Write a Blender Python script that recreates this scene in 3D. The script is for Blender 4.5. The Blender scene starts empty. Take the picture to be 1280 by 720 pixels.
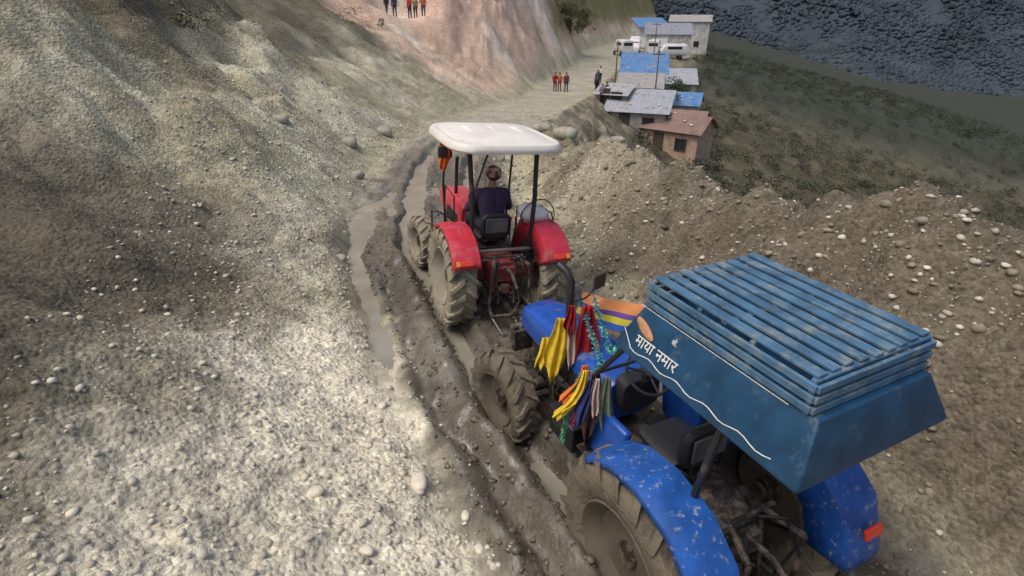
import bpy, math, random
import numpy as np
from mathutils import Vector, Matrix, Euler
rng=random.Random(7); nr=np.random.RandomState(5)
S=bpy.context.scene
COL=S.collection
# ------------------------------------------------------------------ noise
def _h(ix,iy,s):
    n=(ix.astype(np.int64)*374761393+iy.astype(np.int64)*668265263+s*982451653)&0xffffffff
    n=((n^(n>>13))*1274126177)&0xffffffff
    n=((n^(n>>16))*2246822519)&0xffffffff
    return ((n^(n>>15))&0xffffff)/float(0xffffff)
def vn(x,y,s=0):
    x=np.asarray(x,float);y=np.asarray(y,float)
    ix=np.floor(x);iy=np.floor(y);fx=x-ix;fy=y-iy
    fx=fx*fx*fx*(fx*(fx*6-15)+10);fy=fy*fy*fy*(fy*(fy*6-15)+10)
    a=_h(ix,iy,s);b=_h(ix+1,iy,s);c=_h(ix,iy+1,s);d=_h(ix+1,iy+1,s)
    return (a+(b-a)*fx+(c-a)*fy+(a-b-c+d)*fx*fy)*2-1
def fbm(x,y,o=4,s=0,g=.5):
    t=0;a=1
    for i in range(o):
        t=t+a*vn(x*(2.03**i)+i*17.3,y*(2.03**i)-i*9.1,s+i);a*=g
    return t
def sm(a,b,x):
    t=np.clip((x-a)/(b-a),0,1);return t*t*(3-2*t)
# ------------------------------------------------------------------ terrain
CYs=[-20,0,3.1,5.2,7.4,9.8,14,18,24,30,40,50,60,70,87,100,140,400]
CXs=[9.5,2.6,1.5,.5,-.3,-1.3,-1.9,-2.0,-1.5,-.5,1.5,4,6.6,9.5,15,19,32,110]
def cen(y): return np.interp(y,CYs,CXs)
def zroad(y): return np.interp(y,[-10,20,30,50,100,400],[0,0,-.8,-2.4,-1.8,-1.8])
def wid(y): return np.interp(y,[0,8,11,25,80,90,130],[1.55,1.6,2.0,2.6,3,6,6])
def H(x,y,detail=True):
    x=np.asarray(x,float);y=np.asarray(y,float)
    c=cen(y);zr=zroad(y);w=wid(y)
    dl=c-x-w+ .35*vn(x*.5,y*.5,3)
    s=np.interp(y,[0,6,8.5,11,18,25,47,54,70,400],[.44,.36,.40,.72,.70,.56,.54,1.1,1.7,1.5])
    up=s*(np.sqrt(dl*dl+.15)+dl)/2
    up=45*np.tanh(up/45)
    k=sm(.5,6,dl)
    mid=1-.75*sm(22,28,y)*sm(54,48,y)
    rid=1-np.abs(fbm(x*.30+y*.10,y*.42,3,11))
    gul=1-np.abs(fbm(x*.35+y*.25,y*1.3,3,15))
    up=up+k*mid*((fbm(x*.22,y*.33,3,13)*.7)*sm(8,20,y)+(rid-.6)*1.0*sm(7,14,y)+(gul-.6)*.42*sm(7,12,y))+k*.22*fbm(x*.6+y*.2,y*.9,4,21)
    up=up+sm(3,10,dl)*sm(52,62,y)*((1-abs(vn(x*.22,y*.16,77)))*2.6+1.6*(1-np.abs(fbm(x*.5,y*.4,3,79))))
    z=zr+up*(dl>-2.5)
    line=3.5+(9-y)*.32
    xr=np.maximum(line,c+w+.5)
    hr=np.interp(y,[0,5,9,13,18,22,27],[2.8,2.5,1.6,1.25,1.0,.45,.12])
    t=sm(0,1,(x-(c+w-.2))/(xr-(c+w-.2)))
    er=np.maximum(x-xr,0)
    z=z+hr*t
    drop=.62*np.minimum(er,6.5)+.34*np.maximum(er-6.5,0)
    flat=sm(80,92,y)
    drop=drop*(1-flat)+flat*.25*er
    drop=34*np.tanh(drop/34)
    z=z-drop
    kr=sm(.2,2,x-(c+w-.2))
    z=z+kr*(.28*fbm(x*.7,y*.7,4,31)+ .17*fbm(x*1.9,y*1.9,3,33))
    g=np.exp(-(((x+8.8)/3.4)**2+((y-50.3)/2.0)**2)**2)
    z=z*(1-g)+3.55*g
    sl=x-c
    near=sm(24,14,y)
    trk=sm(1.9,1.3,np.abs(sl))
    wob=.09*vn(y*.8,0*y,9)+.03*vn(y*3,0*y,10)
    rut=np.exp(-((np.abs(sl+wob)-.72)/.19)**4)
    z=z+near*(.13*trk-.27*rut+.07*np.exp(-((np.abs(sl+wob)-.40)/.12)**2)+.10*np.exp(-((np.abs(sl+wob)-1.08)/.13)**2))
    nn=near*sm(10.5,8.5,y)
    z=z-nn*.15*np.exp(-((sl+1.38+wob*1.6)/.11)**2)+nn*.08*np.exp(-((sl+1.62+wob)/.10)**2)
    z=z-.26*np.exp(-((sl+1.85)/.30)**2)*sm(5,6.5,y)*sm(13,10,y)
    z=z-.30*np.exp(-(((x+2.6)/1.1)**2+((y-13.5)/3.2)**2))
    z=z+.13*np.exp(-(((x-.02)/.30)**2+((y-4.50)/.28)**2))+.10*np.exp(-(((x+.32)/.16)**2+((y-5.05)/.4)**2))
    z=z+1.2*sm(1.6,-1,y)*sm(3,0,x)
    if detail:
        f=sm(60,15,y)
        sp=sm(.5,3,dl)*sm(7,10,y)
        z=z+f*(1-trk)*((.045+.06*sp)*fbm(x*3.1,y*3.1,4,41)+(.025+.02*sp)*fbm(x*9,y*9,2,43))
        z=z+f*trk*(.045*fbm(sl*3.4,y*1.3,3,51)+.03*(1-2*np.abs(vn(sl*9,y*3.2,53)))+.016*vn(x*15,y*14,55)+.02*vn(x*6,y*7,57))
        z=z+(1-f)*.3*fbm(x*.5,y*.5,4,61)*sm(1,3,np.abs(sl)-w)
    return z
def gz(x,y): return float(H(np.array([x]),np.array([y]))[0])
def axis(lo,flo,fhi,hi,step,gl,gh):
    a=list(np.arange(flo,fhi,step))
    d=step;v=fhi
    while v<hi: a.append(v);d=d*gh;v+=d
    a.append(hi)
    d=step;v=flo;b=[]
    while v>lo:
        d=d*gl;v-=d;b.append(v)
    return np.array(b[::-1]+a)
def grid_mesh(name,X,Y,Z):
    ny,nx=X.shape
    v=np.stack([X,Y,Z],-1).reshape(-1,3)
    i=np.arange(nx*ny).reshape(ny,nx)
    q=np.stack([i[:-1,:-1],i[:-1,1:],i[1:,1:],i[1:,:-1]],-1).reshape(-1,4)
    me=bpy.data.meshes.new(name)
    me.vertices.add(len(v));me.vertices.foreach_set('co',v.ravel())
    me.loops.add(q.size);me.loops.foreach_set('vertex_index',q.ravel().astype(np.int32))
    me.polygons.add(len(q));me.polygons.foreach_set('loop_start',np.arange(0,q.size,4,dtype=np.int32))
    me.polygons.foreach_set('loop_total',np.full(len(q),4,dtype=np.int32))
    me.update(calc_edges=True);me.validate()
    me.shade_smooth()
    return me
def tri_mesh(name,v,f):
    me=bpy.data.meshes.new(name)
    me.vertices.add(len(v));me.vertices.foreach_set('co',np.asarray(v,dtype=np.float32).ravel())
    f=np.asarray(f,dtype=np.int32);n=f.shape[1]
    me.loops.add(f.size);me.loops.foreach_set('vertex_index',f.ravel())
    me.polygons.add(len(f));me.polygons.foreach_set('loop_start',np.arange(0,f.size,n,dtype=np.int32))
    me.polygons.foreach_set('loop_total',np.full(len(f),n,dtype=np.int32))
    me.update(calc_edges=True);return me
def link(ob,parent=None,**kw):
    COL.objects.link(ob)
    if parent: ob.parent=parent
    for k,v in kw.items(): ob[k]=v
    return ob
# ------------------------------------------------------------------ materials
def N(nt,t,**kw):
    n=nt.nodes.new(t)
    for k,v in kw.items(): setattr(n,k,v)
    return n
_mc={}
def pmat(name,base,rough=.6,metal=0,var=.25,scale=6,bump=.15,bscale=60,mud=0,mudcol=(.17,.145,.11),coat=0,mscale=3):
    if name in _mc: return _mc[name]
    m=bpy.data.materials.new(name);m.use_nodes=True;nt=m.node_tree;b=nt.nodes['Principled BSDF'];L=nt.links.new
    tc=N(nt,'ShaderNodeTexCoord')
    n1=N(nt,'ShaderNodeTexNoise');n1.inputs['Scale'].default_value=scale;n1.inputs['Detail'].default_value=3
    L(tc.outputs['Object'],n1.inputs['Vector'])
    mx=N(nt,'ShaderNodeMix',data_type='RGBA')
    mx.inputs[6].default_value=(*[c*(1-var) for c in base],1);mx.inputs[7].default_value=(*[min(1,c*(1+var)) for c in base],1)
    mr=N(nt,'ShaderNodeMapRange');mr.inputs[1].default_value=.3;mr.inputs[2].default_value=.7
    L(n1.outputs['Fac'],mr.inputs[0]);L(mr.outputs[0],mx.inputs[0])
    out=mx.outputs[2]
    if mud>0:
        n2=N(nt,'ShaderNodeTexNoise');n2.inputs['Scale'].default_value=mscale;n2.inputs['Detail'].default_value=6;n2.inputs['Roughness'].default_value=.68
        L(tc.outputs['Object'],n2.inputs['Vector'])
        r2=N(nt,'ShaderNodeMapRange');r2.inputs[1].default_value=.68-mud*.45;r2.inputs[2].default_value=.80-mud*.35
        L(n2.outputs['Fac'],r2.inputs[0])
        m2=N(nt,'ShaderNodeMix',data_type='RGBA');L(r2.outputs[0],m2.inputs[0]);L(out,m2.inputs[6]);m2.inputs[7].default_value=(*mudcol,1)
        out=m2.outputs[2]
        r3=N(nt,'ShaderNodeMapRange');L(r2.outputs[0],r3.inputs[0]);r3.inputs[3].default_value=rough;r3.inputs[4].default_value=.85
        L(r3.outputs[0],b.inputs['Roughness'])
        if metal:
            r4=N(nt,'ShaderNodeMapRange');L(r2.outputs[0],r4.inputs[0]);r4.inputs[3].default_value=metal;r4.inputs[4].default_value=0
            L(r4.outputs[0],b.inputs['Metallic'])
    else:
        b.inputs['Roughness'].default_value=rough;b.inputs['Metallic'].default_value=metal
    L(out,b.inputs['Base Color'])
    if coat: b.inputs['Coat Weight'].default_value=coat
    if bump:
        n3=N(nt,'ShaderNodeTexNoise');n3.inputs['Scale'].default_value=bscale;n3.inputs['Detail'].default_value=2
        L(tc.outputs['Object'],n3.inputs['Vector'])
        bp=N(nt,'ShaderNodeBump');bp.inputs['Strength'].default_value=bump;bp.inputs['Distance'].default_value=.02
        L(n3.outputs['Fac'],bp.inputs['Height']);L(bp.outputs[0],b.inputs['Normal'])
    _mc[name]=m;return m
def ground_mat():
    m=bpy.data.materials.new('earth');m.use_nodes=True;nt=m.node_tree;b=nt.nodes['Principled BSDF'];L=nt.links.new
    at=N(nt,'ShaderNodeAttribute',attribute_name='Col');wt=N(nt,'ShaderNodeAttribute',attribute_name='Wet')
    tc=N(nt,'ShaderNodeTexCoord')
    def noise(s,d=6,r=.6):
        n=N(nt,'ShaderNodeTexNoise');n.inputs['Scale'].default_value=s;n.inputs['Detail'].default_value=d;n.inputs['Roughness'].default_value=r
        L(tc.outputs['Object'],n.inputs['Vector']);return n.outputs['Fac']
    def mp(i,a,b_,c,d):
        r=N(nt,'ShaderNodeMapRange');r.inputs[1].default_value=a;r.inputs[2].default_value=b_;r.inputs[3].default_value=c;r.inputs[4].default_value=d
        L(i,r.inputs[0]);return r.outputs[0]
    def mul(a,c):
        n=N(nt,'ShaderNodeMath',operation='MULTIPLY');L(a,n.inputs[0]);L(c,n.inputs[1]);return n.outputs[0]
    big=mp(noise(.6,5,.7),.3,.7,.74,1.24)
    med=mp(noise(7,6,.75),.3,.7,.72,1.28)
    vo=N(nt,'ShaderNodeTexVoronoi');vo.inputs['Scale'].default_value=17;L(tc.outputs['Object'],vo.inputs['Vector'])
    sep=N(nt,'ShaderNodeSeparateColor');L(vo.outputs['Color'],sep.inputs[0])
    peb=mp(sep.outputs[0],0,1,.78,1.22)
    vo2=N(nt,'ShaderNodeTexVoronoi');vo2.inputs['Scale'].default_value=52;L(tc.outputs['Object'],vo2.inputs['Vector'])
    sep2=N(nt,'ShaderNodeSeparateColor');L(vo2.outputs['Color'],sep2.inputs[0])
    peb2=mp(sep2.outputs[1],0,1,.84,1.18)
    k=mul(mul(big,med),mul(peb,peb2))
    one=N(nt,'ShaderNodeMath',operation='SUBTRACT');one.inputs[0].default_value=1;L(wt.outputs['Fac'],one.inputs[1])
    kk=N(nt,'ShaderNodeMix',data_type='FLOAT');L(wt.outputs['Fac'],kk.inputs[0]);L(k,kk.inputs[2]);L(mul(big,med),kk.inputs[3])
    vm=N(nt,'ShaderNodeVectorMath',operation='SCALE');L(at.outputs['Color'],vm.inputs[0]);L(kk.outputs[0],vm.inputs[3])
    L(vm.outputs[0],b.inputs['Base Color'])
    wr=noise(2.2,3,.6);rr_=mp(mul(wt.outputs['Fac'],mp(wr,.35,.6,.7,1.2)),0,1,.95,.10)
    L(rr_,b.inputs['Roughness'])
    L(mp(wt.outputs['Fac'],0,1,.25,1.0),b.inputs['Specular IOR Level'])
    n=noise(14,5,.7)
    ad=N(nt,'ShaderNodeMath',operation='ADD');L(n,ad.inputs[0]);L(mul(mp(vo.outputs['Distance'],0,.6,.6,0),one.outputs[0]),ad.inputs[1])
    bp=N(nt,'ShaderNodeBump');bp.inputs['Distance'].default_value=.05
    L(mp(wt.outputs['Fac'],0,1,.75,.28),bp.inputs['Strength'])
    L(ad.outputs[0],bp.inputs['Height']);L(bp.outputs[0],b.inputs['Normal'])
    return m
# ------------------------------------------------------------------ build ground
xs=axis(-170,-3.4,4.6,260,.05,1.026,1.035);ys=axis(-14,1.2,12,330,.05,1.03,1.014)
X,Y=np.meshgrid(xs,ys);Z=H(X,Y)
me=grid_mesh('ground',X,Y,Z)
def colmix(a,b,t): return a*(1-t[...,None])+np.array(b)*t[...,None]
c=cen(Y);w=wid(Y);sl=X-c;dl=-sl-w
C=np.ones(X.shape+(3,))*np.array([.40,.375,.265])
n1=fbm(X*.5,Y*.5,4,71);n2=fbm(X*1.7,Y*1.7,4,72);n3=fbm(X*.25+Z*.3,Y*.9,4,73)
C=colmix(C,[.54,.52,.40],sm(-.4,.6,n1)*.8*sm(0,1,dl))
C=colmix(C,[.26,.235,.155],sm(.1,.9,n2)*.5)
C=colmix(C,[.30,.275,.185],sm(.1,.7,n3)*.55*sm(1,3,dl))
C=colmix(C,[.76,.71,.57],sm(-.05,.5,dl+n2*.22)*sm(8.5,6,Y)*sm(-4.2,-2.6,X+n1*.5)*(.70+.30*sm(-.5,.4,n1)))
C=colmix(C,[.10,.088,.066],sm(-2.8,-4.4,X+n1*.7)*sm(11,8,Y)*.90)  # near soil left of the strip: side dimming painted into its colour
C=colmix(C,[.12,.108,.078],sm(-7.0,-11.0,X+n1*1.2)*sm(8,11,Y)*.88)  # same painted dimming further up the left slope
rb=sm(.0,.8,sl-w+n2*.25)
C=colmix(C,[.25,.22,.16],rb*.9)
C=colmix(C,[.45,.425,.34],rb*sm(.0,.7,n1)*sm(10,14,Y)*sm(26,20,Y)*.8)
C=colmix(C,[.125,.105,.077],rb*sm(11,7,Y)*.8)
C=colmix(C,[.13,.112,.078],rb*sm(.0,.6,n2)*.5)
tk=sm(1.95,1.5,np.abs(sl)+n2*.22)*sm(26,15,Y)
C=colmix(C,[.135,.119,.090],tk)
C=colmix(C,[.055,.046,.035],tk*sm(7.5,5,Y)*sm(.1,.9,sl+1.1+n2*.3)*.88)
C=colmix(C,[.27,.255,.205],tk*sm(.15,.7,fbm(sl*1.5,Y*.5,3,75))*.42)
fr=sm(0,-.8,np.abs(sl)-w)*sm(14,24,Y)
C=colmix(C,[.38,.36,.29],fr*.85)
pk=sm(35,44,Y+n1*4+(-X-4)*-.25)*sm(.3,2,dl)
C=colmix(C,[.70,.49,.38],pk*(.6+.4*sm(-.5,.5,fbm(X*.15,Y*.2,4,80))))
C=colmix(C,[.82,.71,.60],pk*sm(.1,.7,fbm(X*.3+Z*.2,Y*.1,4,81))*.8)
C=colmix(C,[.44,.30,.21],pk*sm(.2,.8,fbm(X*.25+Z*.35,Y*.25,4,86))*.5)
gr=sm(.0,.5,fbm(X*.08,Y*.08,3,84)+.25+ (Y-66)*.03)*sm(58,66,Y)*sm(1,3,dl)
C=colmix(C,[.25,.22,.11],gr)
er=X-np.maximum(3.5+(9-Y)*.32,c+w+.5)
vg=sm(1.2,4,er+n1*1.5)*sm(88,78,Y)
C=colmix(C,[.075,.070,.045],vg*.9)
C=colmix(C,[.15,.125,.085],vg*sm(.0,.6,n1)*.6)
C=colmix(C,[.055,.062,.048],sm(3,8,er)*sm(78,88,Y))
Wt=tk*sm(-.9,-.1,-n1+.2)*.97+sm(.50,.0,np.abs(sl+1.85))*sm(4,6,Y)*sm(15,11,Y)*.85
Wt=np.clip(Wt+sm(1.1,.4,((X+2.6)/1.8)**2+((Y-13.5)/3.8)**2),0,1)
C=C*(1-.15*Wt[...,None])
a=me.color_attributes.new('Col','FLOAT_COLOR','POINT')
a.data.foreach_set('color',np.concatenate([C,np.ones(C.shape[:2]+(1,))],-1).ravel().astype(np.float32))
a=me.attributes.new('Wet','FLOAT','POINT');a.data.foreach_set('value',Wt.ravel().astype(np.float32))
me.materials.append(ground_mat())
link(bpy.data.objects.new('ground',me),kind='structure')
wx=np.linspace(-4.2,1.8,3);wy=np.linspace(3.0,18,3);WX,WY=np.meshgrid(wx,wy)
wm=grid_mesh('muddy_water',WX,WY,WX*0-.070)
mw=pmat('muddy_water',(.27,.255,.205),rough=.04,var=.15,scale=2,bump=.06,bscale=5);wm.materials.append(mw)
link(bpy.data.objects.new('muddy_water',wm),kind='structure')
# mountains
mx_=np.linspace(-500,900,170);my_=np.linspace(190,900,90);MX,MY=np.meshgrid(mx_,my_)
def HM(x,y):
    return -34+210*sm(205,560,y+30*vn(x*.006,y*.004,5))+ (26+60*sm(250,500,y))*fbm(x*.008,y*.008,4,90)+sm(150,-300,x)*60*sm(220,400,y)
MZ=HM(MX,MY)
mm=grid_mesh('mountain',MX,MY,MZ);mm.materials.append(pmat('hazed_forest_floor',(.048,.064,.082),rough=1,var=.25,scale=.03,bump=0))  # distance haze mixed into the base colour as a blue tint
link(bpy.data.objects.new('mountain',mm),kind='structure')
# ------------------------------------------------------------------ scatter helper
import bmesh
def ico(sub):
    bm=bmesh.new();bmesh.ops.create_icosphere(bm,subdivisions=sub,radius=1)
    v=np.array([q.co[:] for q in bm.verts]);f=np.array([[k.index for k in q.verts] for q in bm.faces]);bm.free();return v,f
IV,IF=ico(1);IV2,IF2=ico(2)
def scatter(name,P,R,flat=.65,mat=None,jit=.28,smooth=False,**kw):
    n=len(P)
    v=np.repeat(IV[None],n,0)*(1+jit*nr.uniform(-1,1,(n,len(IV),1)))
    sc=np.stack([R*nr.uniform(.7,1.3,n),R*nr.uniform(.7,1.3,n),R*flat*nr.uniform(.7,1.2,n)],-1)
    v=v*sc[:,None,:]
    a=nr.uniform(0,6.28,n);ca,sa=np.cos(a)[:,None],np.sin(a)[:,None]
    x=v[...,0]*ca-v[...,1]*sa;y=v[...,0]*sa+v[...,1]*ca
    v=np.stack([x,y,v[...,2]],-1)+P[:,None,:]
    f=IF[None]+ (np.arange(n)*len(IV))[:,None,None]
    me=tri_mesh(name,v.reshape(-1,3),f.reshape(-1,3))
    if smooth: me.shade_smooth()
    me.materials.append(mat)
    return link(bpy.data.objects.new(name,me),**kw)
n=60000
fy=195+nr.uniform(0,1,n)**1.2*330;fx=nr.uniform(.05,1.05,n)*fy
P=np.stack([fx,fy,HM(fx,fy)+.1],-1)
scatter('forest',P,nr.uniform(.5,1.35,n)*(.6+fy/600),.8,pmat('hazed_forest_leaves',(.048,.064,.080),rough=1,var=.3,scale=.05,bump=0),smooth=True,kind='stuff',label='haze-tinted blue-green forest covering the far mountainside',category='forest')  # leaf colour shifted to blue to stand in for haze
# gravel
n=24000
gy=1.6+nr.uniform(0,1,n)**1.7*22;gx=nr.uniform(-1,1,n)*(2.5+gy*.45)+.0
s_=gx-cen(gy);w_=wid(gy)
keep=(np.abs(s_)>1.5+nr.uniform(-.15,.5,n))
keep&=vn(gx*.9,gy*.9,123)+nr.uniform(-.5,.9,n)>0
gx,gy=gx[keep],gy[keep]
R=.005+.036*nr.uniform(0,1,len(gx))**5+.0009*gy
P=np.stack([gx,gy,H(gx,gy)+R*.15],-1)
scatter('gravel',P,R,.65,pmat('stone',(.54,.51,.42),rough=.9,var=.45,scale=4,bump=.3,bscale=40),kind='stuff',label='loose grey gravel scattered over the banks',category='gravel')
n=5000
gy=nr.uniform(3,20,n);gx=cen(gy)+1.6+nr.uniform(0,4.5,n)
R=.012+.05*nr.uniform(0,1,n)**5
scatter('mound_stones',np.stack([gx,gy,H(gx,gy)+R*.1],-1),R,.7,pmat('brown_stone',(.24,.21,.155),rough=.9,var=.5,scale=3,bump=.3,bscale=40),kind='stuff',label='brown stones studding the dirt mound',category='stones')
n=3600
gy=nr.uniform(2,12,n);gx=cen(gy)+nr.uniform(-1.7,1.7,n)
R=.012+.04*nr.uniform(0,1,n)**4
scatter('mud_clods',np.stack([gx,gy,H(gx,gy)],-1),R,.7,pmat('wet_clod',(.12,.103,.078),rough=.35,var=.3,scale=5),smooth=True,kind='stuff',label='wet clods churned up along the muddy track',category='mud')
def rock(x,y,r,lab,col='rock_light',seed=0):
    q=np.random.RandomState(seed)
    v=IV2*1.0
    v=v*(1+.2*np.stack([vn(v[:,0]*1.3+seed,v[:,1]*1.3+v[:,2],seed)]*3,-1)+.10*q.uniform(-1,1,(len(v),1)))
    v=np.clip(v,-.82,.82)
    v=v*np.array([1.2,.85,.6])*r
    a=q.rand()*6;v=v@np.array([[math.cos(a),math.sin(a),0],[-math.sin(a),math.cos(a),0],[0,0,1]])
    m_=tri_mesh('rock',v,IF2);m_.materials.append(pmat(col,(.72,.66,.54) if col=='rock_light' else (.36,.34,.27),rough=.9,var=.25,scale=7,bump=.5,bscale=30))
    o=link(bpy.data.objects.new('rock',m_),label=lab,category='rock',group='rocks lying on the muddy bank');o.location=(x,y,gz(x,y)+r*.2)
for i,(x,y,r) in enumerate([(-.88,3.75,.11),(-.42,3.45,.055),(-.28,3.15,.05),(-1.3,4.3,.05),(-.6,2.7,.05),(-.15,2.6,.055),(-1.15,2.9,.06),(-.6,2.35,.045),(-1.7,3.4,.07),(-1.5,5.0,.06),(.05,2.25,.05),(-1.05,2.3,.08)]):
    rock(x,y,r,'pale rounded rock on the light gravel bank','rock_light',i+3)
for i,(x,y,r) in enumerate([(1.5,15.5,.34),(2.1,14.3,.25),(.9,17,.3),(1.35,13.6,.2),(.8,11.0,.13),(1.6,11.2,.10),(-3.4,12.5,.15),(-4.2,14.5,.2),(-3.2,9.3,.12),(2.4,12.5,.16),(-5.0,17,.3),(-4.6,20,.35),(-6.2,15,.22)]):
    rock(x,y,r,'grey angular boulder half buried in the dirt','rock_dark',i+40)
# ------------------------------------------------------------------ mesh builder
class MB:
    def __init__(s): s.v=[];s.f=[];s.m=[]
    def add(s,v,f,mi=0):
        b=len(s.v);s.v+=[tuple(p) for p in v];s.f+=[tuple(b+i for i in q) for q in f];s.m+=[mi]*len(f);return s
    def box(s,c,d,rot=None,mi=0,taper=1):
        x,y,z=[k/2 for k in d]
        v=[Vector((a*x*(taper if e>0 else 1),b*y*(taper if e>0 else 1),e*z)) for e in(-1,1) for a,b in((-1,-1),(1,-1),(1,1),(-1,1))]
        if rot: R=Euler(rot).to_matrix();v=[R@p for p in v]
        v=[p+Vector(c) for p in v]
        return s.add(v,[(3,2,1,0),(4,5,6,7),(0,1,5,4),(1,2,6,5),(2,3,7,6),(3,0,4,7)],mi)
    def tube(s,pts,r,n=10,mi=0,closed=False):
        pts=[Vector(p) for p in pts];N_=len(pts)
        rs=r if isinstance(r,(list,tuple)) else [r]*N_
        v=[];up=None
        for i,p in enumerate(pts):
            if closed: t=pts[(i+1)%N_]-pts[i-1]
            else: t=(pts[min(i+1,N_-1)]-pts[max(i-1,0)])
            t.normalize()
            if up is None: up=t.orthogonal().normalized()
            up=(up-t*up.dot(t)).normalized();sd=t.cross(up)
            for k in range(n):
                a=2*math.pi*k/n;v.append(p+(up*math.cos(a)+sd*math.sin(a))*rs[i])
        f=[]
        for i in range(N_ if closed else N_-1):
            j=(i+1)%N_
            for k in range(n): f.append((i*n+k,i*n+(k+1)%n,j*n+(k+1)%n,j*n+k))
        if not closed: f.append(tuple(range(n))[::-1]);f.append(tuple((N_-1)*n+k for k in range(n)))
        return s.add(v,f,mi)
    def rev(s,prof,n=40,mi=0,c=(0,0,0)):
        v=[];m=len(prof)
        for k in range(n):
            a=2*math.pi*k/n
            for x,r in prof: v.append((c[0]+x,c[1]+r*math.cos(a),c[2]+r*math.sin(a)))
        f=[]
        for k in range(n):
            j=(k+1)%n
            for i in range(m-1): f.append((k*m+i,k*m+i+1,j*m+i+1,j*m+i))
        return s.add(v,f,mi)
    def loft(s,secs,mi=0,cap=True):
        n=len(secs[0]);v=[p for q in secs for p in q];f=[]
        for i in range(len(secs)-1):
            for k in range(n): f.append((i*n+k,i*n+(k+1)%n,(i+1)*n+(k+1)%n,(i+1)*n+k))
        if cap: f.append(tuple(range(n))[::-1]);f.append(tuple((len(secs)-1)*n+k for k in range(n)))
        return s.add(v,f,mi)
    def sheet(s,rows,mi=0):
        n=len(rows[0]);v=[p for q in rows for p in q]
        f=[(i*n+k,i*n+k+1,(i+1)*n+k+1,(i+1)*n+k) for i in range(len(rows)-1) for k in range(n-1)]
        return s.add(v,f,mi)
    def obj(s,name,mats,parent=None,bevel=0,smooth=True,solid=0,sub=0,loc=None,**kw):
        me=bpy.data.meshes.new(name);me.from_pydata(s.v,[],s.f)
        for m in (mats if isinstance(mats,(list,tuple)) else [mats]): me.materials.append(m)
        me.polygons.foreach_set('material_index',s.m)
        bm=bmesh.new();bm.from_mesh(me);bmesh.ops.recalc_face_normals(bm,faces=bm.faces);bm.to_mesh(me);bm.free()
        if smooth: me.shade_smooth();me.set_sharp_from_angle(angle=math.radians(38))
        o=bpy.data.objects.new(name,me);link(o,parent,**kw)
        if loc: o.location=loc
        if solid: q=o.modifiers.new('s','SOLIDIFY');q.thickness=solid;q.offset=0
        if bevel: q=o.modifiers.new('b','BEVEL');q.width=bevel;q.segments=2;q.limit_method='ANGLE';q.angle_limit=math.radians(40)
        if sub: q=o.modifiers.new('d','SUBSURF');q.levels=sub;q.render_levels=sub
        return o
def tubeobj(name,pts,r,mat,parent,n=8): return MB().tube(pts,r,n).obj(name,mat,parent)
def empty(name,loc=(0,0,0),rot=(0,0,0),parent=None,**kw):
    o=bpy.data.objects.new(name,None);o.location=loc;o.rotation_euler=rot;o.empty_display_size=.2
    return link(o,parent,**kw)
def rr(cx,cz,hw,hh,y,n=24,e=5):
    out=[]
    for k in range(n):
        a=2*math.pi*(k+.5)/n;ca,sa=math.cos(a),math.sin(a)
        out.append((cx+hw*math.copysign(abs(ca)**(2/e),ca),y,cz+hh*math.copysign(abs(sa)**(2/e),sa)))
    return out
RUB=pmat('muddy_rubber',(.045,.042,.038),rough=.75,var=.3,mud=.85,mudcol=(.31,.275,.205),bump=.6,bscale=30,mscale=5)
RUBW=pmat('wet_muddy_rubber',(.05,.045,.036),rough=.5,var=.3,mud=.9,mudcol=(.15,.127,.092),bump=.7,bscale=26,mscale=5)
RED=pmat('red_paint',(.56,.032,.060),rough=.38,var=.15,mud=.30,mudcol=(.38,.20,.17),bump=.04,coat=.25,mscale=4)
REDD=pmat('dirty_red_paint',(.24,.03,.04),rough=.55,var=.3,mud=.45,mudcol=(.20,.15,.11),bump=.3)
BLUE=pmat('blue_paint',(.012,.085,.42),rough=.33,var=.2,mud=.18,mudcol=(.15,.18,.24),bump=.04,coat=.3,mscale=5)
BLUEC=pmat('chipped_blue_paint',(.016,.095,.38),rough=.4,var=.25,mud=.26,mudcol=(.34,.37,.38),bump=.1,mscale=17)
NAVY=pmat('navy_paint',(.010,.058,.13),rough=.45,var=.3,mud=.26,mudcol=(.055,.11,.15),bump=.08,mscale=9)
SLAT=pmat('slat_blue_paint',(.065,.155,.26),rough=.55,var=.3,mud=.42,mudcol=(.20,.25,.27),bump=.1,mscale=8)
BLK=pmat('black_paint',(.018,.018,.02),rough=.45,var=.3,mud=.2,mudcol=(.12,.105,.08))
IRON=pmat('greasy_iron',(.06,.05,.045),rough=.5,metal=.5,var=.4,mud=.5,mudcol=(.18,.145,.11),bump=.4,mscale=7)
STEEL=pmat('worn_steel',(.30,.28,.26),rough=.45,metal=.8,var=.3,mud=.35,bump=.2)
WHITE=pmat('white_fibreglass',(.80,.77,.71),rough=.45,var=.08,scale=3,mud=.26,mudcol=(.62,.55,.44),bump=.05,mscale=4)
PLAST=pmat('black_vinyl',(.025,.025,.028),rough=.5,var=.2,bump=.3,bscale=120)
GREYV=pmat('grey_vinyl',(.12,.12,.12),rough=.6,var=.3,mud=.3,bump=.2)
RIMR=pmat('muddy_rim',(.35,.33,.28),rough=.6,var=.3,mud=.7,mudcol=(.24,.21,.16))
RIMW=pmat('wet_muddy_rim',(.16,.14,.115),rough=.5,var=.3,mud=.85,mudcol=(.095,.08,.058))
TAIL=pmat('tail_lamp_lens',(.75,.06,.03),rough=.2,var=.1,bump=0);AMB=pmat('amber_lens',(.80,.25,.03),rough=.25,var=.15,bump=0)
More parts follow.
